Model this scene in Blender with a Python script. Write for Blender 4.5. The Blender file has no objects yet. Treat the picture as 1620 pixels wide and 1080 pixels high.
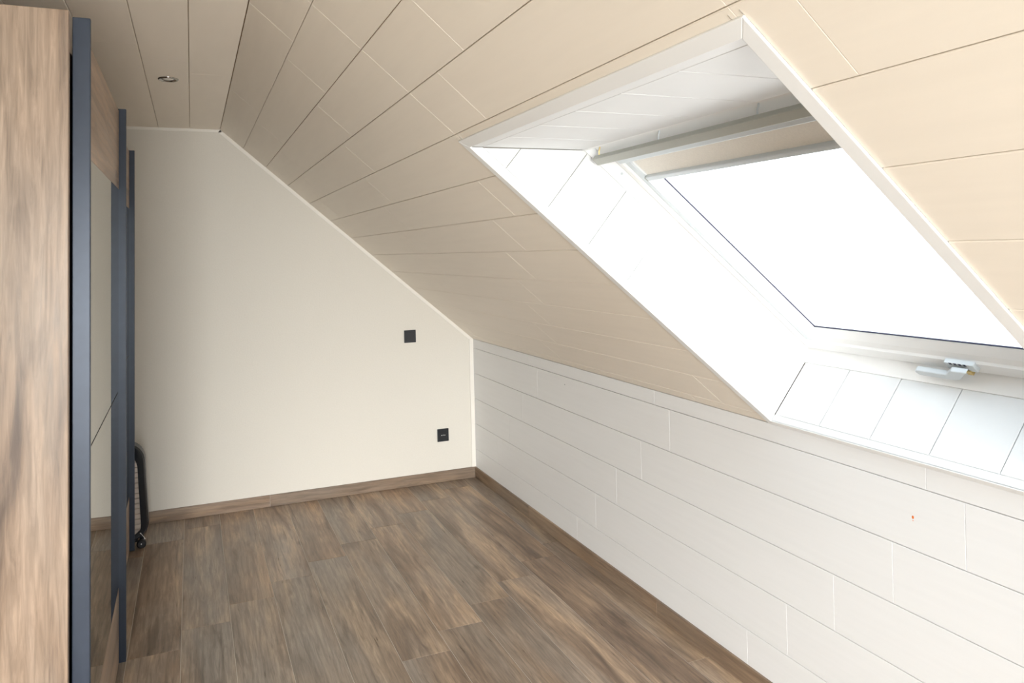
import bpy, bmesh, math, random
from mathutils import Vector, Matrix
random.seed(7)
C = bpy.context.scene.collection

# ------------------------------------------------------------------ measures (metres)
XC, H, ZK = -1.6735, 2.4, 0.9795          # ceiling / slope break, ceiling height, knee wall height
SL = math.hypot(XC, H - ZK)               # length of the slope
U = Vector((-XC / SL, 0, (ZK - H) / SL))  # down the slope
N = Vector((-(ZK - H) / SL, 0, -XC / SL)) # outward through the roof
XL, YB = -2.80, -6.8                      # left wall, back wall
PP = SL / 12.31
KW = 0.0245                               # the skylight sits slightly out of square with the boards

def S3(y, s, off=0.0): return Vector((XC, 0, H)) + U * s + N * off + Vector((0, y, 0))

# ------------------------------------------------------------------ materials
def newmat(name):
    m = bpy.data.materials.new(name); m.use_nodes = True
    nt = m.node_tree; b = nt.nodes['Principled BSDF']
    return m, nt, b
def nd(nt, t, **kw):
    n = nt.nodes.new(t)
    for k, v in kw.items(): setattr(n, k, v)
    return n
def ramp(nt, stops):
    r = nt.nodes.new('ShaderNodeValToRGB'); e = r.color_ramp.elements
    while len(e) < len(stops): e.new(0.5)
    for i, (p, c) in enumerate(stops):
        e[i].position = p; e[i].color = (*c, 1) if len(c) == 3 else c
    return r
def plain(name, col, rough=.5, metal=0.0, spec=.5):
    m, nt, b = newmat(name)
    b.inputs['Base Color'].default_value = (*col, 1); b.inputs['Roughness'].default_value = rough
    b.inputs['Metallic'].default_value = metal; b.inputs['Specular IOR Level'].default_value = spec
    return m
def subtle(name, col, rough, scale, amount, bump=0.02, stretch=(1, 1, 1), coord='Object', spec=.5):
    """paint or foil: one colour with a faint mottling of its own"""
    m, nt, b = newmat(name); L = nt.links.new
    tc = nd(nt, 'ShaderNodeTexCoord'); mp = nd(nt, 'ShaderNodeMapping'); mp.inputs['Scale'].default_value = stretch
    L(tc.outputs[coord], mp.inputs[0])
    nz = nd(nt, 'ShaderNodeTexNoise'); nz.inputs['Scale'].default_value = scale; nz.inputs['Detail'].default_value = 5
    L(mp.outputs[0], nz.inputs['Vector'])
    lo = tuple(c * (1 - amount) for c in col); hi = tuple(min(1, c * (1 + amount * .6)) for c in col)
    r = ramp(nt, [(.3, lo), (.7, hi)]); L(nz.outputs[0], r.inputs[0]); L(r.outputs[0], b.inputs['Base Color'])
    b.inputs['Roughness'].default_value = rough; b.inputs['Specular IOR Level'].default_value = spec
    bp = nd(nt, 'ShaderNodeBump'); bp.inputs['Strength'].default_value = bump; bp.inputs['Distance'].default_value = .002
    L(nz.outputs[0], bp.inputs['Height']); L(bp.outputs[0], b.inputs['Normal'])
    return m
def wood(name, stops, grey, rough, long_=1.3, across=7.0, knots=True, tone=True, fine=.28):
    """wood decor: UV x runs along the grain in metres"""
    m, nt, b = newmat(name); L = nt.links.new
    tc = nd(nt, 'ShaderNodeTexCoord')
    def noise(sx, sy, detail, dist=0.0, rough_=.55):
        mp = nd(nt, 'ShaderNodeMapping'); mp.inputs['Scale'].default_value = (sx, sy, 1); L(tc.outputs['UV'], mp.inputs[0])
        z = nd(nt, 'ShaderNodeTexNoise'); z.inputs['Scale'].default_value = 1; z.inputs['Detail'].default_value = detail
        z.inputs['Distortion'].default_value = dist; z.inputs['Roughness'].default_value = rough_
        L(mp.outputs[0], z.inputs['Vector']); return z
    broad = noise(long_, across, 5, 1.2)
    r1 = ramp(nt, stops); L(broad.outputs[0], r1.inputs[0])
    col = r1.outputs[0]
    def mix(mode, fac, a, bb):
        x = nd(nt, 'ShaderNodeMix', data_type='RGBA', blend_type=mode); x.inputs[0].default_value = 1.0
        if isinstance(fac, float): x.inputs[0].default_value = fac
        else: L(fac, x.inputs[0])
        L(a, x.inputs[6])
        if isinstance(bb, tuple): x.inputs[7].default_value = (*bb, 1)
        else: L(bb, x.inputs[7])
        return x.outputs[2]
    gz = noise(.9, 4.0, 3, .6); rg = ramp(nt, [(.42, (0, 0, 0)), (.68, (.75, .75, .75))]); L(gz.outputs[0], rg.inputs[0])
    col = mix('MIX', rg.outputs[0], col, grey)
    fz = noise(6, 85, 6, .8, .65); rf = ramp(nt, [(.3, (1 - fine,) * 3), (.7, (1 + fine * .45,) * 3)]); L(fz.outputs[0], rf.inputs[0])
    col = mix('MULTIPLY', 1.0, col, rf.outputs[0])
    # flowing figure
    mp = nd(nt, 'ShaderNodeMapping'); mp.inputs['Scale'].default_value = (.55, 6.0, 1); L(tc.outputs['UV'], mp.inputs[0])
    wv = nd(nt, 'ShaderNodeTexWave', wave_type='BANDS', bands_direction='Y'); wv.inputs['Scale'].default_value = 1.6
    wv.inputs['Distortion'].default_value = 7; wv.inputs['Detail'].default_value = 4; wv.inputs['Detail Scale'].default_value = 1.6
    L(mp.outputs[0], wv.inputs['Vector'])
    rw = ramp(nt, [(0, (.86,) * 3), (.5, (1.03,) * 3)]); L(wv.outputs[0], rw.inputs[0])
    col = mix('MULTIPLY', .8, col, rw.outputs[0])
    # dark streaks
    sz = noise(1.6, 16, 4, 1.6); rs = ramp(nt, [(.60, (0, 0, 0)), (.74, (.6, .6, .6))]); L(sz.outputs[0], rs.inputs[0])
    col = mix('MIX', rs.outputs[0], col, tuple(c * .55 for c in stops[0][1]))
    if knots:
        mp = nd(nt, 'ShaderNodeMapping'); mp.inputs['Scale'].default_value = (2.2, 5.0, 1); L(tc.outputs['UV'], mp.inputs[0])
        vz = nd(nt, 'ShaderNodeTexVoronoi'); vz.inputs['Scale'].default_value = 1; L(mp.outputs[0], vz.inputs['Vector'])
        rk = ramp(nt, [(.02, (.75,) * 3), (.10, (0, 0, 0))]); L(vz.outputs['Distance'], rk.inputs[0])
        kz = noise(1.1, 2.3, 1); rk2 = ramp(nt, [(.5, (0, 0, 0)), (.56, (1, 1, 1))]); L(kz.outputs[0], rk2.inputs[0])
        k = mix('MULTIPLY', 1.0, rk.outputs[0], rk2.outputs[0])
        col = mix('MIX', k, col, tuple(c * .38 for c in stops[0][1]))
    if tone:
        at = nd(nt, 'ShaderNodeAttribute'); at.attribute_name = 'tone'
        col = mix('MULTIPLY', 1.0, col, at.outputs['Color'])
    L(col, b.inputs['Base Color'])
    rr = ramp(nt, [(.3, (rough - .06,) * 3), (.7, (rough + .08,) * 3)]); L(fz.outputs[0], rr.inputs[0]); L(rr.outputs[0], b.inputs['Roughness'])
    bp = nd(nt, 'ShaderNodeBump'); bp.inputs['Strength'].default_value = .25; bp.inputs['Distance'].default_value = .0006
    L(fz.outputs[0], bp.inputs['Height']); L(bp.outputs[0], b.inputs['Normal'])
    return m

M = {}
M['board'] = subtle('white_board', (.80, .805, .81), .42, 1.0, .015, .03, (14, 3, 60))
M['cream'] = subtle('cream_board', (.865, .79, .685), .45, 1.0, .018, .03, (14, 3, 60))
M['groove'] = plain('brown_groove_backing', (.30, .18, .08), .8)  # brown backing that shows between the boards
M['white'] = subtle('white_lacquer', (.86, .865, .86), .35, 6, .015, .01)
M['lining'] = subtle('white_lining_board', (.76, .77, .77), .5, 8, .02, .01)
M['lin_gap'] = plain('lining_gap', (.30, .28, .25), .7)
M['paint'] = subtle('cream_wall_paint', (.735, .705, .64), .85, 120, .02, .25, spec=.2)
M['bead'] = plain('cream_trim_strip', (.84, .81, .75), .5)
M['floor'] = wood('oak_look_tile', [(.32, (.17, .115, .08)), (.5, (.35, .25, .175)), (.66, (.55, .395, .265))], (.39, .33, .275), .33, 1.3, 7.5, fine=.42)
M['skirt'] = wood('oak_look_skirting', [(.30, (.17, .11, .07)), (.5, (.27, .18, .115)), (.7, (.36, .25, .16))], (.28, .22, .17), .4, 1.6, 12)
M['grout'] = subtle('pale_grout', (.60, .55, .48), .8, 60, .06)
M['oak'] = wood('pale_oak_decor', [(.32, (.155, .105, .075)), (.46, (.36, .255, .18)), (.68, (.52, .385, .285))], (.38, .30, .235), .36, .8, 8, tone=False, fine=.34)
M['navy'] = subtle('blue_grey_anodised_metal', (.030, .042, .066), .36, 40, .05, .0)
M['navy'].node_tree.nodes['Principled BSDF'].inputs['Metallic'].default_value = .25
M['mirror'] = plain('grey_tinted_mirror', (.44, .43, .36), .01, 1.0)
M['dark'] = plain('dark_gap', (.012, .012, .012), .7)
M['inner'] = plain('carcass_inside', (.25, .2, .16), .7)
M['black'] = plain('matt_black_plastic', (.008, .009, .012), .4)
M['blackg'] = plain('satin_black_plastic', (.012, .014, .018), .28)
M['silver'] = subtle('ribbed_silver_metal', (.62, .55, .49), .38, 30, .1, .02); M['silver'].node_tree.nodes['Principled BSDF'].inputs['Metallic'].default_value = .3
M['chrome'] = plain('chrome', (.42, .41, .39), .10, 1.0)
M['alu'] = plain('pale_grey_aluminium', (.62, .66, .68), .4, .2)
M['flap'] = plain('grey_green_ventilation_flap', (.42, .43, .39), .45, .1)
M['fabric'] = subtle('cream_blind_fabric', (.82, .78, .71), .9, 200, .04, .2)
M['gasket'] = plain('black_gasket', (.02, .02, .05), .6)
M['bulb'] = plain('frosted_lamp_glass', (.85, .82, .76), .15)
M['brass'] = plain('brass_clip', (.62, .47, .2), .35, .7)
M['orange'] = plain('orange_wall_plug', (.7, .16, .02), .6)
M['whitep'] = plain('white_plastic', (.85, .85, .84), .4)
g, nt, b = newmat('window_glass'); nt.nodes.remove(b)
tr = nd(nt, 'ShaderNodeBsdfTransparent'); tr.inputs[0].default_value = (.975, .975, .975, 1); gl = nd(nt, 'ShaderNodeBsdfGlossy'); gl.inputs['Roughness'].default_value = .0
fr = nd(nt, 'ShaderNodeFresnel'); fr.inputs[0].default_value = 1.45; mx = nd(nt, 'ShaderNodeMixShader')
ge = nd(nt, 'ShaderNodeNewGeometry'); mr = nd(nt, 'ShaderNodeMapRange'); mr.inputs['To Min'].default_value = 1.45; mr.inputs['To Max'].default_value = 1 / 1.45
nt.links.new(ge.outputs['Backfacing'], mr.inputs['Value']); nt.links.new(mr.outputs[0], fr.inputs['IOR'])
nt.links.new(fr.outputs[0], mx.inputs[0]); nt.links.new(tr.outputs[0], mx.inputs[1]); nt.links.new(gl.outputs[0], mx.inputs[2])
nt.links.new(mx.outputs[0], nt.nodes['Material Output'].inputs[0]); M['glass'] = g

# ------------------------------------------------------------------ mesh helpers
class MB:
    def __init__(s): s.v = []; s.f = []; s.m = []; s.uv = []; s.t = []
    def face(s, pts, mi=0, uv=None, tone=1.0, T=None):
        k = len(s.v); s.v += [Vector(p) for p in pts]; s.f.append(list(range(k, k + len(pts)))); s.m.append(mi)
        s.uv.append(uv or [(0, 0)] * len(pts)); s.t.append(tone)
    def box(s, lo, hi, f=None, mi=0, grain=None, off=(0, 0)):
        f = f or (lambda x, y, z: Vector((x, y, z)))
        x0, y0, z0 = lo; x1, y1, z1 = hi
        P = [(x0, y0, z0), (x1, y0, z0), (x1, y1, z0), (x0, y1, z0), (x0, y0, z1), (x1, y0, z1), (x1, y1, z1), (x0, y1, z1)]
        for q, ax in (((0, 3, 2, 1), 2), ((4, 5, 6, 7), 2), ((0, 1, 5, 4), 1), ((2, 3, 7, 6), 1), ((1, 2, 6, 5), 0), ((3, 0, 4, 7), 0)):
            pts = [P[i] for i in q]
            ga = grain if grain is not None and grain != ax else (0 if ax != 0 else 1)
            oa = [a for a in (0, 1, 2) if a not in (ga, ax)][0]
            s.face([f(*p) for p in pts], mi, [(p[ga] + off[0], p[oa] + off[1]) for p in pts])
    def build(s, name, mats, parent=None, bevel=0.0, weld=True, smooth=False):
        me = bpy.data.meshes.new(name); me.from_pydata([tuple(v) for v in s.v], [], s.f)
        for m in (mats if isinstance(mats, (list, tuple)) else [mats]): me.materials.append(m)
        me.uv_layers.new(name='UVMap'); me.color_attributes.new('tone', 'FLOAT_COLOR', 'CORNER')
        uvl = me.uv_layers['UVMap']; ca = me.color_attributes['tone']
        li = 0
        for p, mi, uv, t in zip(me.polygons, s.m, s.uv, s.t):
            p.material_index = mi
            tt = t if isinstance(t, tuple) else (t, t, t)
            for k in range(p.loop_total):
                uvl.data[li].uv = uv[k]; ca.data[li].color = (*tt, 1); li += 1
        if weld:
            bm = bmesh.new(); bm.from_mesh(me); bmesh.ops.remove_doubles(bm, verts=bm.verts, dist=1e-5)
            bmesh.ops.recalc_face_normals(bm, faces=bm.faces); bm.to_mesh(me); bm.free()
        if smooth:
            for p in me.polygons: p.use_smooth = True
        o = bpy.data.objects.new(name, me); C.objects.link(o)
        if parent: o.parent = parent
        if bevel:
            bv = o.modifiers.new('edge', 'BEVEL'); bv.width = bevel; bv.segments = 2; bv.limit_method = 'ANGLE'; bv.angle_limit = math.radians(35)
        return o
def prism(mb, poly, f, h0, h1, mi=0):
    """closed prism over a 2-D polygon; f(a, b, h) -> point"""
    n = len(poly)
    mb.face([f(a, b, h1) for a, b in poly], mi); mb.face([f(a, b, h0) for a, b in reversed(poly)], mi)
    for i in range(n):
        (a, b), (c, d) = poly[i], poly[(i + 1) % n]
        mb.face([f(a, b, h0), f(c, d, h0), f(c, d, h1), f(a, b, h1)], mi)
def lathe(mb, prof, f, seg=32, mi=0):
    for i in range(seg):
        a0, a1 = 2 * math.pi * i / seg, 2 * math.pi * (i + 1) / seg
        for (r0, h0), (r1, h1) in zip(prof, prof[1:]):
            pts = [f(r0 * math.cos(a0), r0 * math.sin(a0), h0), f(r0 * math.cos(a1), r0 * math.sin(a1), h0), f(r1 * math.cos(a1), r1 * math.sin(a1), h1), f(r1 * math.cos(a0), r1 * math.sin(a0), h1)]
            if r0 < 1e-6: pts = pts[1:]
            elif r1 < 1e-6: pts = pts[:3]
            mb.face(pts, mi)
def tube(mb, path, r, seg=10, mi=0):
    rings = []
    for i, p in enumerate(path):
        d = (Vector(path[min(i + 1, len(path) - 1)]) - Vector(path[max(i - 1, 0)])).normalized()
        a = d.orthogonal().normalized() if i == 0 else (a - d * a.dot(d)).normalized()
        b = d.cross(a)
        rings.append([Vector(p) + (a * math.cos(t) + b * math.sin(t)) * r for t in [2 * math.pi * k / seg for k in range(seg)]])
    for q, w in zip(rings, rings[1:]):
        for k in range(seg): mb.face([q[k], q[(k + 1) % seg], w[(k + 1) % seg], w[k]], mi)
    mb.face(list(reversed(rings[0])), mi); mb.face(rings[-1], mi)
def area(p): return .5 * sum(p[i][0] * p[(i + 1) % len(p)][1] - p[(i + 1) % len(p)][0] * p[i][1] for i in range(len(p)))
def clip(poly, a, b, c):
    """keep a*x + b*y + c >= 0"""
    out = []
    for i in range(len(poly)):
        p, q = poly[i], poly[(i + 1) % len(poly)]
        dp, dq = a * p[0] + b * p[1] + c, a * q[0] + b * q[1] + c
        if dp >= 0: out.append(p)
        if dp * dq < 0:
            t = dp / (dp - dq); out.append((p[0] + (q[0] - p[0]) * t, p[1] + (q[1] - p[1]) * t))
    res = []
    for p in out:
        if not res or math.hypot(p[0] - res[-1][0], p[1] - res[-1][1]) > 1e-5: res.append(p)
    if len(res) > 1 and math.hypot(res[0][0] - res[-1][0], res[0][1] - res[-1][1]) < 1e-5: res.pop()
    return res if len(res) >= 3 and abs(area(res)) > 1e-5 else []
def inset(poly, d, de=None):
    """de: another inset for the board ends (edges that run across the first axis)"""
    if area(poly) < 0: poly = poly[::-1]
    n = len(poly); lines = []
    for i in range(n):
        (x0, y0), (x1, y1) = poly[i], poly[(i + 1) % n]; L = math.hypot(x1 - x0, y1 - y0)
        nx, ny = -(y1 - y0) / L, (x1 - x0) / L
        dd = de if de is not None and abs(y1 - y0) > abs(x1 - x0) else d
        lines.append((nx, ny, -(nx * x0 + ny * y0) - dd))
    out = []
    for i in range(n):
        a, b = lines[i - 1], lines[i]; det = a[0] * b[1] - b[0] * a[1]
        if abs(det) < 1e-6: out.append((poly[i][0] + b[0] * d, poly[i][1] + b[1] * d)); continue
        out.append(((a[1] * b[2] - b[1] * a[2]) / det, (b[0] * a[2] - a[0] * b[2]) / det))
    return out
def board(mb, poly, f, gap=.0005, ch=.0018, t=.008, mi=0, tone=1.0, uvo=None, along=1, ends=None):
    """a board with a chamfered front; f(a, b, h), h = 0 is the face and h grows away from the room"""
    uvo = uvo or (random.uniform(0, 50), random.uniform(0, 50))
    p0 = inset(poly, gap, ends); p1 = inset(p0, ch, None if ends is None else .0008)
    uv = lambda ps: [((p[along] + uvo[0]), (p[1 - along] + uvo[1])) for p in ps]
    n = len(p0)
    mb.face([f(*p, 0) for p in p1], mi, uv(p1), tone)
    for i in range(n):
        j = (i + 1) % n
        mb.face([f(*p0[i], ch), f(*p0[j], ch), f(*p1[j], 0), f(*p1[i], 0)], mi, uv([p0[i], p0[j], p1[j], p1[i]]), tone)
        mb.face([f(*p0[i], t), f(*p0[j], t), f(*p0[j], ch), f(*p0[i], ch)], mi, uv([p0[i], p0[j], p0[j], p0[i]]), tone)
def tag(o, label=None, cat=None, group=None, kind=None):
    for k, v in (('label', label), ('category', cat), ('group', group), ('kind', kind)):
        if v: o[k] = v
    return o
def struct(o): o['kind'] = 'structure'; return o
def empty(name, loc=(0, 0, 0)):
    o = bpy.data.objects.new(name, None); o.location = loc; o.empty_display_size = .1; C.objects.link(o); return o
def at_base(o):
    """move a parent Empty's base to its location while its children keep their place"""
    M0 = Matrix.Translation(o.location)
    for ch in o.children: ch.matrix_parent_inverse = M0.inverted()
    return o

def rows(b0, b1, ystart, y_lo=YB, y_hi=0.0, L=1.2115):
    """the boards of one course: b range, one known end joint"""
    y = ystart
    while y < y_hi: y += L
    out = []; top = y_hi; y -= L if y > y_hi else 0
    while top > y_lo:
        lo = max(y, y_lo)
        if top - lo > 1e-3: out.append([(lo, b0), (top, b0), (top, b1), (lo, b1)])
        top = lo; y -= L
    return out

# ------------------------------------------------------------------ floor
mb = MB(); FW, FX0 = .20245, -2.1325
fl = lambda x, y, h: Vector((x, y, -h))
known = {i: -1.56 + .155 * i for i in range(-4, 11)}
for i in range(-4, 11):
    x0, x1 = FX0 + FW * i, FX0 + FW * (i + 1)
    x0, x1 = max(x0, XL), min(x1, 0.0)
    for p in rows(x0, x1, known[i], L=1.218):
        q = [(b, a) for a, b in p]
        k = random.uniform(.84, 1.12); w = random.uniform(-.05, .05)
        board(mb, q, fl, gap=.0011, ch=.0004, t=.003, tone=(k * (1 + w), k, k * (1 - w)), along=1)
mb.face([(XL, YB, -.0012), (0, YB, -.0012), (0, 0, -.0012), (XL, 0, -.0012)], 1)
mb.face([(XL, 0, -.06), (0, 0, -.06), (0, YB, -.06), (XL, YB, -.06)], 1)
struct(mb.build('floor', [M['floor'], M['grout']], weld=False))

# ------------------------------------------------------------------ knee wall (right)
mb = MB(); wl = lambda y, z, h: Vector((h, y, z))
ZW = [ZK, .9154, .7369, .5583, .3797, .2010, .0220]
jn = [-.90, -1.003, -.794, -1.808, -1.614, -1.425]
for i in range(6):
    for p in rows(ZW[i + 1], ZW[i], jn[i], L=1.219): board(mb, p, wl, gap=.0009, ch=.0014, ends=.0002)
mb.face([(.0081, YB, 0), (.0081, 0, 0), (.0081, 0, ZK + .01), (.0081, YB, ZK + .01)], 1)
mb.face([(.06, YB, -.06), (.06, 0, -.06), (.06, 0, ZK), (.06, YB, ZK)], 1)
struct(mb.build('wall_right', [M['board'], M['groove']], weld=False))

# ------------------------------------------------------------------ sloping wall, pierced by the skylights
WINS = [(-2.76, -3.89), (-5.15, -6.28)]   # nominal board cut lines beneath the architraves
SH0, SH1 = .75, 2.178
mb = MB(); sf = lambda y, s, h: S3(y, s, h)
JB = [2.38, 2.187, 1.985, 1.79, 1.57, 2.588, 2.384, 2.19, 1.99, 1.79, 1.59, 1.39, 1.2]
def cut_out(polys, extra=0.0):
    for (ya, yb) in WINS:
        nxt = []
        for p in polys:
            k = -KW
            # a = y - skewed edge
            nxt.append(clip(p, 1, KW, -(ya + KW * .735) - extra))                     # beyond the far edge
            nxt.append(clip(p, -1, -KW, (yb + KW * .735) - extra))                    # nearer than the near edge
            mid = clip(clip(p, -1, -KW, ya + KW * .735 + extra), 1, KW, -(yb + KW * .735) + extra) if p else []
            if mid:
                nxt.append(clip(mid, 0, -1, SH0 - extra)); nxt.append(clip(mid, 0, 1, -SH1 - extra))
        polys = [q for q in nxt if q]
    return polys
for i in range(13):
    s0, s1 = i * PP, min((i + 1) * PP, SL)
    if s1 - s0 < .005: continue
    for p in rows(s0, s1, -JB[i], L=1.21):
        for q in cut_out([p]): board(mb, q, sf, gap=.0009, ch=.0018, ends=.0002)
for h in (.0082, .05):
    for q in cut_out([[(YB, 0), (0, 0), (0, SL), (YB, SL)]]): mb.face([sf(a, b_, h) for a, b_ in q], 1)
struct(mb.build('wall_slope', [M['cream'], M['groove']], weld=False))

# ------------------------------------------------------------------ flat ceiling
mb = MB(); cf = lambda y, x, h: Vector((x, y, H + h))
cj = [-1.40, -1.60, -1.795, -1.99, -1.2, -1.4, -1.6]
for i in range(7):
    x1 = XC - i * .1785; x0 = max(XC - (i + 1) * .1785, XL)
    if x1 <= XL: break
    for p in rows(x0, x1, cj[i], L=1.21): board(mb, p, cf, gap=.0009, ch=.0018, ends=.0002)
for h in (.0082, .05):
    mb.face([(XL, YB, H + h), (XC + .02, YB, H + h), (XC + .02, 0, H + h), (XL, 0, H + h)], 1)
struct(mb.build('ceiling', [M['cream'], M['groove']], weld=False))

# ------------------------------------------------------------------ painted walls
def slab(name, pts, d, m):
    mb = MB(); d = Vector(d); a = [Vector(p) for p in pts]; b_ = [p + d for p in a]
    mb.face(a); mb.face(list(reversed(b_)))
    for i in range(len(a)): j = (i + 1) % len(a); mb.face([a[i], a[j], b_[j], b_[i]])
    return struct(mb.build(name, m))
prof = [(XL, -.02), (.02, -.02), (.02, ZK), (XC, H + .02), (XL, H + .02)]
slab('wall_far', [(x, 0, z) for x, z in prof], (0, .06, 0), M['paint'])
BX0, BX1, BZ0, BZ1 = -2.70, -1.10, .10, 1.88      # unseen gable window, added behind the camera to brighten the room
mb = MB()
pc = [clip(prof, -1, 0, BX0), clip(prof, 1, 0, -BX1)]
mid = clip(clip(prof, 1, 0, -BX0), -1, 0, BX1); pc += [clip(mid, 0, -1, BZ0), clip(mid, 0, 1, -BZ1)]
for p in pc:
    if p: prism(mb, p, lambda x, z, h: Vector((x, YB - h, z)), 0, .06)
struct(mb.build('wall_back', M['paint'], weld=False))
slab('wall_left', [(XL, YB, -.02), (XL, 0, -.02), (XL, 0, H + .02), (XL, YB, H + .02)], (-.06, 0, 0), M['paint'])
# cream strips that finish the far wall
def strip(name, a, b_, inward, w=.020, t=.005):
    a, b_, inward = Vector(a), Vector(b_), Vector(inward)
    mb = MB(); d = b_ - a
    f = lambda p, q, h: a + d * p + inward * q + Vector((0, -h, 0))
    prism(mb, [(0, 0), (1, 0), (1, w), (0, w)], f, 0, t)
    return struct(mb.build(name, M['bead'], bevel=.0015))
kk = 0.0012
strip('trim_1', (XL, 0, H), (XC + .008, 0, H), (0, 0, -1), .018)
strip('trim_2', (XC, 0, H), (0, 0, ZK), -N, .022)
strip('trim_3', (0, 0, ZK + .001), (0, 0, .0745), (-1, 0, 0), .030, .008)

# ------------------------------------------------------------------ skirting
def skirting(name, cuts, f):
    mb = MB()
    for a, b_ in zip(cuts, cuts[1:]):
        k = random.uniform(.86, 1.12)
        if b_ - a < .3: k = .95
        p = [(a, 0), (b_, 0), (b_, .0744), (a, .0744)]
        uvo = (random.uniform(0, 50), random.uniform(0, 50))
        board(mb, p, f, gap=.0006, ch=.001, t=.0099, tone=k, along=0, uvo=uvo)
    mb2 = f
    mb.face([f(cuts[0], .002, .0014), f(cuts[-1], .002, .0014), f(cuts[-1], .0735, .0014), f(cuts[0], .0735, .0014)], 1)
    return struct(mb.build(name, [M['skirt'], M['grout']], weld=False))
skirting('baseboard_right', [YB, -5.83, -4.61, -3.365, -2.115, -.863, -.0], lambda a, z, h: Vector((-.01 + h, a, z)))
skirting('baseboard_far', [XL, -2.63, -1.42, -.0103], lambda a, z, h: Vector((a, -.01 + h, z)))
skirting('baseboard_left', [YB, -5.9, -4.7, -3.5], lambda a, z, h: Vector((XL + .01 - h, a, z)))

# ------------------------------------------------------------------ skylight
def skylight(name, y_top, label_extra=None):
    """y_top: world y of the inner left lining at the top edge"""
    dy = y_top + 2.775
    W = lambda y, s, off: S3(y + dy - KW * (s - .735), s, off)
    root = struct(empty(name, W(-3.33, 1.45, .30)))
    yl, yr = -2.775, -3.874
    st, sb = .768, 2.163
    # architrave strips on the sloping wall
    for poly in ([(yl + .030, st - .033), (yl, st), (yl, sb + .004), (yl + .030, sb + .028)],
                 [(yl + .030, st - .033), (yr - .030, st - .033), (yr, st), (yl, st)],
                 [(yr - .030, st - .033), (yr - .030, sb + .028), (yr, sb + .004), (yr, st)],
                 [(yl + .030, sb + .028), (yl, sb + .004), (yr, sb + .004), (yr - .030, sb + .028)]):
        mb = MB(); prism(mb, poly, lambda a, b_, h: W(a, b_, h), .002, -.005); mb.build('architrave', M['white'], root, bevel=.0015)
    # lining: lip + boards, top one level, bottom one square to the slope
    kt = U.x / N.x                                        # run of the level top lining per unit of depth
    D = .243
    def lining(fn, polys, lip, closing):
        mb = MB()
        for p in polys: board(mb, p, fn, gap=.0010, ch=.0012, t=.006)
        for p in lip: board(mb, p, fn, gap=.0, ch=.0006, t=.006)
        wide = clip(clip(inset(closing, -.03), 0, 1, .001), 0, -1, D + .004)
        mb.face([fn(*p, .0062) for p in wide], 1)
        mb.face([fn(*p, .03) for p in wide], 1)
        mb.build('lining_panel', [M['lining'], M['lin_gap']], root, weld=False)
    for y0, sg in ((yl, 1), (yr, -1)):
        fn = lambda s, o, h, y0=y0, sg=sg: W(y0 + sg * h, s, o)
        full = [(st, -.003), (sb + .004, -.003), (sb + .004, D), (st + kt * D, D)]
        ps = []
        for i in range(3, 13):
            q = clip(clip(full, 1, 0, -i * PP), -1, 0, (i + 1) * PP)
            q = clip(q, 0, 1, -.023) if q else []
            if q: ps.append(q)
        lip = [clip(full, 0, -1, .023)]
        lining(fn, ps, lip, full)
    # top lining
    fn = lambda y, o, h: W(y, st + kt * o, o) + Vector((0, 0, h))
    full = [(yr, -.003), (yl, -.003), (yl, D), (yr, D)]
    ys = [yl, -2.955, -3.135, -3.316, -3.497, -3.677, -3.857, yr]
    lining(fn, [[(b_, .023), (a, .023), (a, D), (b_, D)] for a, b_ in zip(ys, ys[1:])], [[(yr, -.003), (yl, -.003), (yl, .023), (yr, .023)]], full)
    # bottom lining
    fn = lambda y, o, h: W(y, sb + .004 + h, o)
    lining(fn, [[(b_, .023), (a, .023), (a, D), (b_, D)] for a, b_ in zip(ys, ys[1:])], [[(yr, -.003), (yl, -.003), (yl, .023), (yr, .023)]], full)
    # fixed frame: four members, a 3 mm step behind the lining
    def ring(y0, y1, s0, s1, w, o0, o1, mat, nm, parent, bev=.001, taper=0.0):
        """rectangular ring of four mitred members; o0 room side"""
        outer = [(y0 + w, s0 - w), (y1 - w, s0 - w), (y1 - w, s1 + w), (y0 + w, s1 + w)]
        inn = [(y0, s0), (y1, s0), (y1, s1), (y0, s1)]
        inn2 = [(y0 - taper, s0 + taper), (y1 + taper, s0 + taper), (y1 + taper, s1 - taper), (y0 - taper, s1 - taper)]
        mb = MB()
        for i in range(4):
            j = (i + 1) % 4
            mb.face([W(*outer[i], o0), W(*outer[j], o0), W(*inn[j], o0), W(*inn[i], o0)])
            mb.face([W(*inn[i], o0), W(*inn[j], o0), W(*inn2[j], o1), W(*inn2[i], o1)])
            mb.face([W(*outer[i], o1), W(*inn2[i], o1), W(*inn2[j], o1), W(*outer[j], o1)])
            mb.face([W(*outer[i], o0), W(*outer[i], o1), W(*outer[j], o1), W(*outer[j], o0)])
        return mb.build(nm, mat, parent, bevel=bev)
    FT = st + kt * D + .003                               # top inner edge of the fixed frame
    fb = sb + .001
    mb = MB()
    outer = [(yl + .05, FT - .05), (yr - .05, FT - .05), (yr - .05, fb + .05), (yl + .05, fb + .05)]
    i0 = [(yl - .003, FT), (yr + .003, FT), (yr + .003, fb), (yl - .003, fb)]
    i1 = [(yl - .004, FT + .01), (yr + .004, FT + .01), (yr + .004, fb - .022), (yl - .004, fb - .022)]
    for A, oa, B_, ob in ((outer, D - .001, i0, D - .001), (i0, D - .001, i1, .292), (i1, .292, i1, .340), (i1, .340, outer, .340), (outer, .340, outer, D - .001)):
        for i in range(4):
            j = (i + 1) % 4; mb.face([W(*A[i], oa), W(*A[j], oa), W(*B_[j], ob), W(*B_[i], ob)])
    frame = mb.build('window_frame', M['white'], root)
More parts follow.
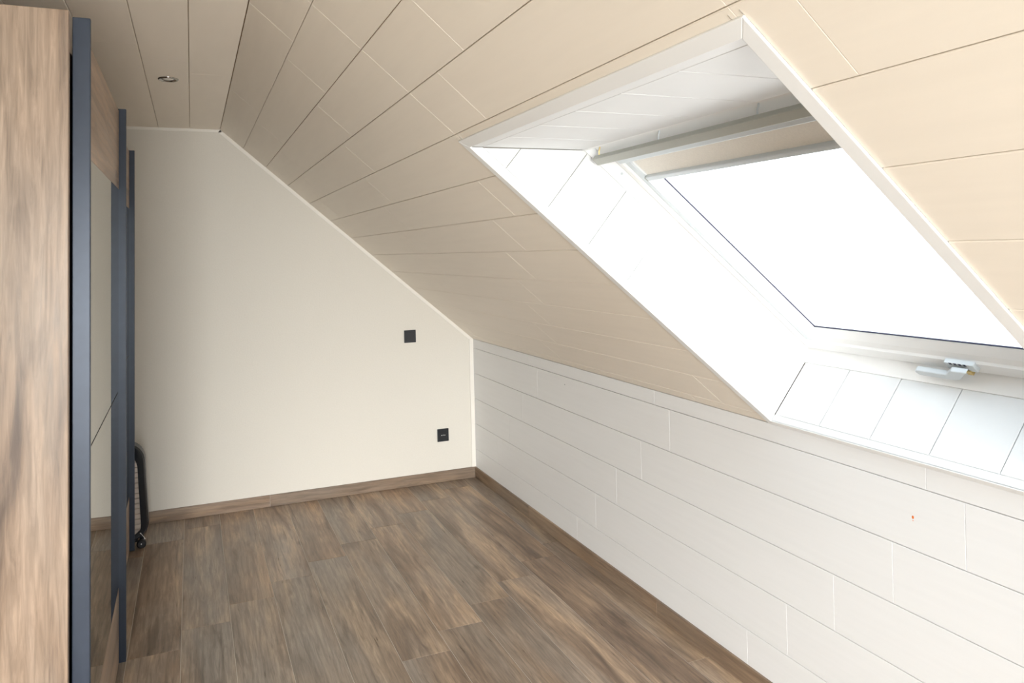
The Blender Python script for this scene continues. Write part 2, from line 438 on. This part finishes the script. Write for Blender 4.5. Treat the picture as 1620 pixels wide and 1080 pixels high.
    for yy in (yl - .0035, yr + .0035):
        sg = -1 if yy > -3.3 else 1
        for ss in (1.20, 2.105):
            mb = MB(); lathe(mb, [(0, .0), (.0045, .0), (.0045, .0015), (0, .0015)], lambda a, b_, h: W(yy + sg * h, ss + a, .272 + b_), 14)
            mb.build('screw_hole', M['alu'], frame)
    # header above the sash with the ventilation flap
    mb = MB(); mb.box((yr + .02, FT + .002, .262), (yl - .02, 1.112, .33), W); mb.build('header', M['white'], root, bevel=.002)
    fl_ = MB(); fl_.box((yr + .022, 1.083, .222), (yl - .028, 1.110, .240), W)
    flap = fl_.build('ventilation_flap', M['flap'], root, bevel=.002)
    for q, mt in ((yl - .045, 'brass'), (-3.115, 'alu'), (-3.47, 'alu'), (-3.80, 'alu')):
        mb = MB(); tube(mb, [W(q, 1.092, .236), W(q - .002, 1.079, .250), W(q - .004, 1.070, .266)], .0022, 8); mb.build('clip', M[mt], flap)
    # sash
    sy0, sy1, ss0, ss1 = yl - .006, yr + .006, 1.116, 2.139
    mb = MB()
    def sq(d, e=0.0, b_=0.0): return [(sy0 - d, ss0 + d + e), (sy1 + d, ss0 + d + e), (sy1 + d, ss1 - d - b_), (sy0 - d, ss1 - d - b_)]
    loops = [(sq(0), .34), (sq(0), .2865), (sq(.024, 0, .020), .2845), (sq(.026, 0, .022), .292), (sq(.050, 0, .015), .298), (sq(.078, 0, .012), .3155), (sq(.078, 0, .012), .34)]
    loops.append(loops[0])
    for (A, oa), (B_, ob) in zip(loops, loops[1:]):
        for i in range(4):
            j = (i + 1) % 4; mb.face([W(*A[i], oa), W(*A[j], oa), W(*B_[j], ob), W(*B_[i], ob)])
    sash = mb.build('sash', M['white'], root)
    gk = sq(.0785, 0, .012); gi = sq(.0812, 0, .012); gi2 = sq(.090, 0, .012); gi3 = sq(.0905, 0, .012)
    mb = MB()
    for A, B_, o_ in ((gk, gi, .317),):
        for i in range(4):
            j = (i + 1) % 4
            mb.face([W(*A[i], o_), W(*A[j], o_), W(*B_[j], o_), W(*B_[i], o_)])
            mb.face([W(*B_[i], o_), W(*B_[j], o_), W(*B_[j], o_ + .004), W(*B_[i], o_ + .004)])
    mb.build('gasket', M['gasket'], sash)
    mb = MB(); a = sq(.077, 0, .012)
    mb.box((a[1][0], a[0][1], .3185), (a[0][0], a[2][1], .3225), W); mb.build('glass_pane', M['glass'], sash)
    # handle on the bottom rail
    hy = -3.322
    mb = MB(); mb.box((hy - .052, 2.088, .272), (hy + .028, 2.118, .288), W); base = mb.build('handle_base', M['alu'], sash, bevel=.002)
    mb = MB(); mb.box((hy - .035, 2.112, .268), (hy - .020, 2.130, .285), W); mb.build('latch', M['brass'], base, bevel=.001)
    mb = MB()
    outl = [(hy - .040, 2.095), (hy + .004, 2.095), (hy + .030, 2.120), (hy + .118, 2.118), (hy + .126, 2.128), (hy + .118, 2.142), (hy + .016, 2.142), (hy - .002, 2.136)]
    prism(mb, outl, lambda a, b_, hh: W(a, b_, hh), .250, .268)
    mb.build('handle_lever', M['alu'], base, bevel=.003)
    mb = MB()
    for q in range(4): mb.box((hy - .034 + q * .013, 2.086, .2708), (hy - .027 + q * .013, 2.0885, .2722), W)
    for q in range(4): mb.box((hy - .034 + q * .013, 2.0905, .2708), (hy - .027 + q * .013, 2.093, .2722), W)
    mb.build('lock_slot', M['gasket'], base)
    at_base(root)
    return W, sq
W1, sq1 = skylight('window_1', -2.775)
W2, sq2 = skylight('window_2_added', -5.165)  # extra skylight out of view behind the camera, added for its light

# plain fixed window added in the gable, out of view, to let in light
g3 = struct(empty('window_3_added', ((BX0 + BX1) / 2, YB - .03, BZ0)))
for lo_, hi_ in (((BX0, BZ0), (BX1, BZ0 + .06)), ((BX0, BZ1 - .06), (BX1, BZ1)), ((BX0, BZ0 + .061), (BX0 + .06, BZ1 - .061)), ((BX1 - .06, BZ0 + .061), (BX1, BZ1 - .061)), (((BX0 + BX1) / 2 - .04, BZ0 + .061), ((BX0 + BX1) / 2 + .04, BZ1 - .061))):
    mb = MB(); mb.box((lo_[0], YB - .055, lo_[1]), (hi_[0], YB - .005, hi_[1])); mb.build('window_frame', M['white'], g3, bevel=.003)
mb = MB(); mb.box((BX0 + .05, YB - .034, BZ0 + .05), (BX1 - .05, YB - .030, BZ1 - .05)); mb.build('glass_pane', M['glass'], g3)
at_base(g3)

# roller blind drawn a little way down the first skylight
blind = tag(empty('roller_blind', W1(-3.33, 1.15, .29)), 'cream roller blind drawn slightly down inside the top of the skylight', 'blind')
yl, yr = -2.775, -3.874
mb = MB(); mb.box((yr + .030, 1.136, .276), (yl - .030, 1.166, .298), W1); mb.build('headrail', M['alu'], blind, bevel=.003)
for y0, y1 in ((yl - .034, yl - .056), (yr + .056, yr + .034)):
    mb = MB(); a, b_ = min(y0, y1), max(y0, y1)
    mb.box((a, 1.150, .2905), (b_, 2.092, .2985), W1); mb.build('side_rail', M['alu'], blind, bevel=.001)
mb = MB(); mb.box((yr + .062, 1.160, .2995), (yl - .064, 1.248, .3005), W1); mb.build('blind_fabric', M['fabric'], blind)
mb = MB(); mb.box((yr + .058, 1.246, .2860), (yl - .060, 1.264, .3040), W1); bb = mb.build('bottom_bar', M['alu'], blind, bevel=.004)
mb = MB(); mb.box((yl - .0595, 1.2475, .2870), (yl - .0560, 1.2625, .3030), W1); mb.build('end_cap', M['flap'], bb)
at_base(blind)

# ------------------------------------------------------------------ downlight
dl = tag(empty('recessed_downlight', (-1.939, -1.275, H)), 'small round chrome downlight recessed in the flat panelled ceiling, unlit', 'ceiling light')
f = lambda x, y, h: Vector((x, y, -h))
mb = MB(); lathe(mb, [(.0435, .0), (.0430, .0035), (.0390, .0055), (.0340, .0045), (.0300, .0008), (.0290, -.0), (.0290, -.004)], f, 40); mb.build('bezel', M['chrome'], dl, smooth=True)
mb = MB(); lathe(mb, [(.0292, .0002), (.0255, .0026), (.0235, .0008)], f, 36); mb.build('inner_ring', M['blackg'], dl, smooth=True)
mb = MB(); lathe(mb, [(.0235, .0002), (.0225, .0016), (.012, .0032), (0, .0038)], f, 32); mb.build('lamp_lens', M['bulb'], dl, smooth=True)

# ------------------------------------------------------------------ switch and socket on the far wall
def wall_plate(name, x, z, w, h, label, cat, socket):
    r = tag(empty(name, (x, 0, z)), label, cat)
    mb = MB(); mb.box((-w / 2, -.009, -h / 2), (w / 2, 0, h / 2)); mb.build('cover_frame', M['blackg'], r, bevel=.0025)
    if not socket:
        mb = MB(); mb.box((-.027, -.0125, -.030), (.027, -.009, .030)); mb.build('rocker', M['black'], r, bevel=.0015)
    else:
        mb = MB(); mb.box((-.026, -.0105, -.028), (.026, -.009, .028)); ins = mb.build('insert', M['black'], r, bevel=.001)
        for q in (-.0115, 0, .0115):
            mb = MB(); lathe(mb, [(.0026, 0), (.0026, .0012), (0, .0012)], lambda a, b_, hh, q=q: Vector((q + a, -.0105 - hh, b_ + (.001 if q == 0 else 0))), 12)
            mb.build('contact', M['whitep'], ins)
wall_plate('light_switch', -.465, 1.0265, .083, .086, 'square black switch plate, the upper of two on the far cream wall', 'light switch', False)
wall_plate('power_socket', -.242, .3235, .083, .088, 'square black socket plate with three pale dots, low on the far cream wall', 'socket', True)

# ------------------------------------------------------------------ marks on the knee wall
pl = empty('wall_plug', (0, -3.2975, .829)); tag(pl, 'tiny orange plug in a drilled hole in the white boarded knee wall', 'wall plug')
mb = MB(); lathe(mb, [(0, .0008), (.0022, .0010), (.0030, .0005), (.0030, -.001)], lambda a, b_, h: Vector((-h, a, b_ * 1.5)), 12); mb.build('plug_rim', M['orange'], pl)
mb = MB(); lathe(mb, [(0, .0006), (.0012, .0006), (.0012, -.001)], lambda a, b_, h: Vector((-h, a, b_ - .0095)), 8); mb.build('drill_mark', M['orange'], pl)
nh = MB(); lathe(nh, [(0, .0006), (.0019, .0006), (.0019, -.001)], lambda a, b_, h: Vector((-h, -1.329 + a, .873 + b_)), 10)
tag(nh.build('screw_head', M['dark']), 'tiny dark screw head in the boarded knee wall below the slope', 'screw')

# ------------------------------------------------------------------ sliding-door wardrobe
WX, WY = -2.131, -1.579
def wf(x, y, z): return Vector((WX + x - .0077 * y + .0191 * z, WY + y, z))
ward = tag(empty('sliding_wardrobe', (WX - .35, WY, 0)), 'tall oak-look wardrobe with tinted mirror sliding doors in blue-grey frames', 'wardrobe')
def wbox(nm, lo, hi, mat, parent=ward, grain=None, bev=0.0):
    mb = MB(); o = (random.uniform(0, 30), random.uniform(0, 30)); mb.box(lo, hi, wf, 0, grain, o); return mb.build(nm, mat, parent, bevel=bev)
D0 = -.655
wbox('side_panel', (D0, -1.204, 0), (-.0425, -1.180, 2.197), M['oak'], grain=2, bev=.0015)
wbox('side_panel', (D0, 1.139, 0), (-.078, 1.161, 2.180), M['oak'], grain=2, bev=.0015)
wbox('top_panel', (D0, -1.179, 2.165), (-.075, 1.138, 2.190), M['oak'], grain=1)
wbox('back_panel', (D0, -1.179, .03), (D0 + .008, 1.138, 2.164), M['inner'], grain=2)
wbox('plinth', (D0 + .009, -1.179, 0), (-.075, 1.138, .014), M['inner'], grain=1)
def door(y0, y1, xs, stile_w, near_cap):
    """xs: front of the stiles; the leaf is recessed behind them"""
    xf = xs - .027; xb = xs - .040
    body = wbox('door', (xb + .0003, y0 + .003, .015), (xf - .003, y1 - .003, 2.188), M['dark'])
    wbox('upper_wood_panel', (xf - .003, y0 + .004, 1.876), (xf + .0006, y1 - .004, 2.188), M['oak'], body, grain=1)
    wbox('mirror_pane', (xf - .003, y0 + .004, 1.0825), (xf, y1 - .004, 1.8755), M['mirror'], body)
    wbox('mirror_pane', (xf - .003, y0 + .004, .307), (xf, y1 - .004, 1.0765), M['mirror'], body)
    wbox('lower_wood_panel', (xf - .003, y0 + .004, .015), (xf + .0006, y1 - .004, .3065), M['oak'], body, grain=1)
    for a, b_ in ((y0, y0 + stile_w), (y1 - stile_w, y1)):
        wbox('stile', (xb, a, .012), (xs, b_, 2.195), M['navy'], body, bev=.0018)
    return body
door(-1.160, .0, 0.0, .016, True)
door(-.045, 1.160, -.0395, .012, True)
at_base(ward)

# ------------------------------------------------------------------ heater behind the wardrobe end
hx, hy0 = -2.290, -.385
heater = tag(empty('portable_heater', (hx, -.33, 0)), 'black portable heater with ribbed silver front, half hidden behind the wardrobe end', 'heater')
def rrect(w, z0, z1, rt, rb, taper=0.0, n=10):
    pts = []
    for cx, cz, r, a0 in ((w - rt - taper, z1 - rt, rt, 0), (-(w - rt - taper), z1 - rt, rt, 90), (-(w - rb), z0 + rb, rb, 180), (w - rb, z0 + rb, rb, 270)):
        for k in range(n + 1):
            a = math.radians(a0 + 90 * k / n); pts.append((cx + r * math.cos(a), cz + r * math.sin(a)))
    return pts
hf = lambda a, b_, h: Vector((hx + a, hy0 + h, b_))
out = rrect(.180, .050, .585, .105, .085, .012); mid = rrect(.172, .056, .578, .100, .08, .012); inn = rrect(.142, .078, .530, .085, .045, .012)
mb = MB(); n = len(out)
lay = [(inn, .022), (inn, .004), (mid, .0), (out, .012), (out, .085), (mid, .10)]
for (A, ha), (B_, hb) in zip(lay, lay[1:]):
    for i in range(n):
        j = (i + 1) % n; mb.face([hf(*A[i], ha), hf(*A[j], ha), hf(*B_[j], hb), hf(*B_[i], hb)])
mb.face([hf(*p, .10) for p in mid])
mb.build('housing', M['blackg'], heater, smooth=False)
# ribbed silver front, bowed outward across its width
mb = MB(); z = .0785; rib = .0285
def halfw(z):
    xs = [abs(a) for a, b_ in inn]; best = .142
    if z > .530 - .085: d = z - (.530 - .085); best = (.142 - .012 - .085) + math.sqrt(max(.085 ** 2 - d * d, 0))
    elif z < .078 + .045: d = (.078 + .045) - z; best = (.142 - .045) + math.sqrt(max(.045 ** 2 - d * d, 0))
    else: best = .142 - .012 * (z - .123) / (.322)
    return max(best, .004)
def row_(z, h): 
    w = halfw(z) - .0005
    return [hf(-w + 2 * w * k / 16, z, h - .007 * math.cos(math.pi * (k / 16 - .5))) for k in range(17)]
rws = []
while z < .528:
    z1 = min(z + rib, .5293)
    rws += [row_(z, .016), row_(z + .003, .010), row_(z1 - .004, .008), row_(z1 - .001, .013)]
    z = z1
    if z1 >= .5293: break
for A, B_ in zip(rws, rws[1:]):
    for k in range(16): mb.face([A[k], A[k + 1], B_[k + 1], B_[k]])
mb.build('ribbed_grille', M['silver'], heater)
mb = MB(); mb.box((hx - .15, hy0 + .02, .030), (hx + .125, hy0 + .085, .070)); mb.build('foot', M['black'], heater, bevel=.01)
for sx in (-1, 1):
    mb = MB(); wxx = hx + sx * .142
    mb.box((wxx - .012, hy0 + .03, .022), (wxx + .012, hy0 + .05, .062)); mb.build('caster_fork', M['black'], heater, bevel=.004)
    mb = MB(); lathe(mb, [(0, -.012), (.018, -.012), (.0245, -.007), (.0245, .007), (.018, .012), (0, .012)], lambda a, b_, h: Vector((wxx + a, hy0 + .010 + h, .0245 + b_)), 24)
    wh = mb.build('wheel', M['black'], heater, smooth=False)
    mb = MB(); lathe(mb, [(0, -.0148), (.0032, -.014), (.0032, -.011)], lambda a, b_, h: Vector((wxx + a, hy0 + .010 + h, .0265 + b_)), 12); mb.build('axle_cap', M['whitep'], wh)
mb = MB(); pth = [Vector((hx + .139, hy0 - .006, .088)), Vector((hx + .147, hy0 - .010, .080)), Vector((hx + .156, hy0 - .010, .066)), Vector((hx + .161, hy0 - .010, .057))]
tube(mb, pth, .0014, 8)
for p in (pth[0], pth[-1]): lathe(mb, [(0, -.0035), (.003, -.002), (.0035, 0), (.003, .002), (0, .0035)], lambda a, b_, h, p=p: p + Vector((a, b_, h)), 10)
mb.build('bead_cord', M['whitep'], heater)
at_base(heater)

# ------------------------------------------------------------------ light: an overcast sky, plus an added glow outside the gable
wd = bpy.data.worlds.new('overcast_sky_with_glow'); bpy.context.scene.world = wd; wd.use_nodes = True
nt = wd.node_tree; bg = nt.nodes['Background']
bg.inputs['Strength'].default_value = 1.0
SKY, GABLE_GLOW = 2.0, 66.0
tc = nd(nt, 'ShaderNodeTexCoord'); sx = nd(nt, 'ShaderNodeSeparateXYZ'); nt.links.new(tc.outputs['Generated'], sx.inputs[0])
rw = ramp(nt, [(.44, (3.6 * SKY, 3.65 * SKY, 3.6 * SKY)), (.50, (2.5 * SKY, 2.7 * SKY, 2.9 * SKY)), (.61, (2.1 * SKY, 2.18 * SKY, 2.25 * SKY)), (.73, (.80 * SKY, .92 * SKY, 1.02 * SKY))])
mr = nd(nt, 'ShaderNodeMapRange'); mr.inputs['From Min'].default_value = -1; nt.links.new(sx.outputs['Z'], mr.inputs['Value'])
nt.links.new(mr.outputs[0], rw.inputs[0])
# added glow beyond the gable, graded by height and direction to light the room
hz = nd(nt, 'ShaderNodeMapRange', interpolation_type='SMOOTHSTEP'); hz.inputs['From Min'].default_value = -.72; hz.inputs['From Max'].default_value = -.94; hz.inputs['To Max'].default_value = GABLE_GLOW
nt.links.new(sx.outputs['Y'], hz.inputs['Value'])
vr = ramp(nt, [(0, (.2,) * 3), (.38, (.17,) * 3), (.455, (.22,) * 3), (.485, (.44,) * 3), (.55, (.50,) * 3), (.63, (.95,) * 3), (.69, (.90,) * 3), (.76, (.06,) * 3), (1, (.0,) * 3)])
nt.links.new(mr.outputs[0], vr.inputs[0])
mm = nd(nt, 'ShaderNodeMath', operation='MULTIPLY'); nt.links.new(hz.outputs[0], mm.inputs[0]); nt.links.new(vr.outputs[0], mm.inputs[1])
hx_ = nd(nt, 'ShaderNodeMapRange', interpolation_type='SMOOTHSTEP'); hx_.inputs['From Min'].default_value = .14; hx_.inputs['From Max'].default_value = -.10; nt.links.new(sx.outputs['X'], hx_.inputs['Value'])
m2 = nd(nt, 'ShaderNodeMath', operation='MULTIPLY'); nt.links.new(mm.outputs[0], m2.inputs[0]); nt.links.new(hx_.outputs[0], m2.inputs[1]); mm = m2
hc = nd(nt, 'ShaderNodeVectorMath', operation='SCALE'); hc.inputs[0].default_value = (1.0, 1.0, .975); nt.links.new(mm.outputs[0], hc.inputs['Scale'])
ad = nd(nt, 'ShaderNodeVectorMath', operation='ADD'); nt.links.new(rw.outputs[0], ad.inputs[0]); nt.links.new(hc.outputs[0], ad.inputs[1])
nt.links.new(ad.outputs[0], bg.inputs['Color'])
def portal(name, c, w, h, xax, zax):
    la = bpy.data.lights.new(name, 'AREA'); la.shape = 'RECTANGLE'; la.size = w; la.size_y = h
    lo = bpy.data.objects.new(name, la); C.objects.link(lo)
    yax = zax.cross(xax); m4 = Matrix((xax, yax, zax)).transposed().to_4x4(); m4.translation = c; lo.matrix_world = m4
    la.cycles.is_portal = True
portal('skylight_portal', W1(-3.324, 1.63, .36), 1.12, 1.12, Vector((0, 1, 0)), N)
portal('skylight_portal', W2(-3.324, 1.63, .36), 1.12, 1.12, Vector((0, 1, 0)), N)
portal('gable_portal', Vector(((BX0 + BX1) / 2, YB - .08, (BZ0 + BZ1) / 2)), BX1 - BX0, BZ1 - BZ0, Vector((1, 0, 0)), Vector((0, -1, 0)))

# ------------------------------------------------------------------ camera
Rm = [[0.9339622067947627, -0.356608070370454, -0.02335124034645896], [0.020147975715349754, -0.012695086303792628, 0.9997164067165811], [0.3568033847283829, 0.9341678216093725, 0.004671800078018488]]
cam = bpy.data.cameras.new('camera'); co = bpy.data.objects.new('camera', cam); C.objects.link(co)
r, u_, f_ = (Vector(a) for a in Rm)
mw = Matrix((r, u_, -f_)).transposed().to_4x4(); mw.translation = Vector((-1.8587427, -4.7056147, 1.5931198)); co.matrix_world = mw
cam.sensor_width = 36; cam.lens = 1124.2234 / 1620 * 36; cam.clip_start = .02
cam.shift_x = (810 - 731.8129) / 1620; cam.shift_y = -(540 - 394.228) / 1620
bpy.context.scene.camera = co
vs = bpy.context.scene.view_settings
vs.view_transform = 'Standard'; vs.look = 'None'; vs.gamma = 1; vs.use_curve_mapping = False; vs.exposure = 0.55
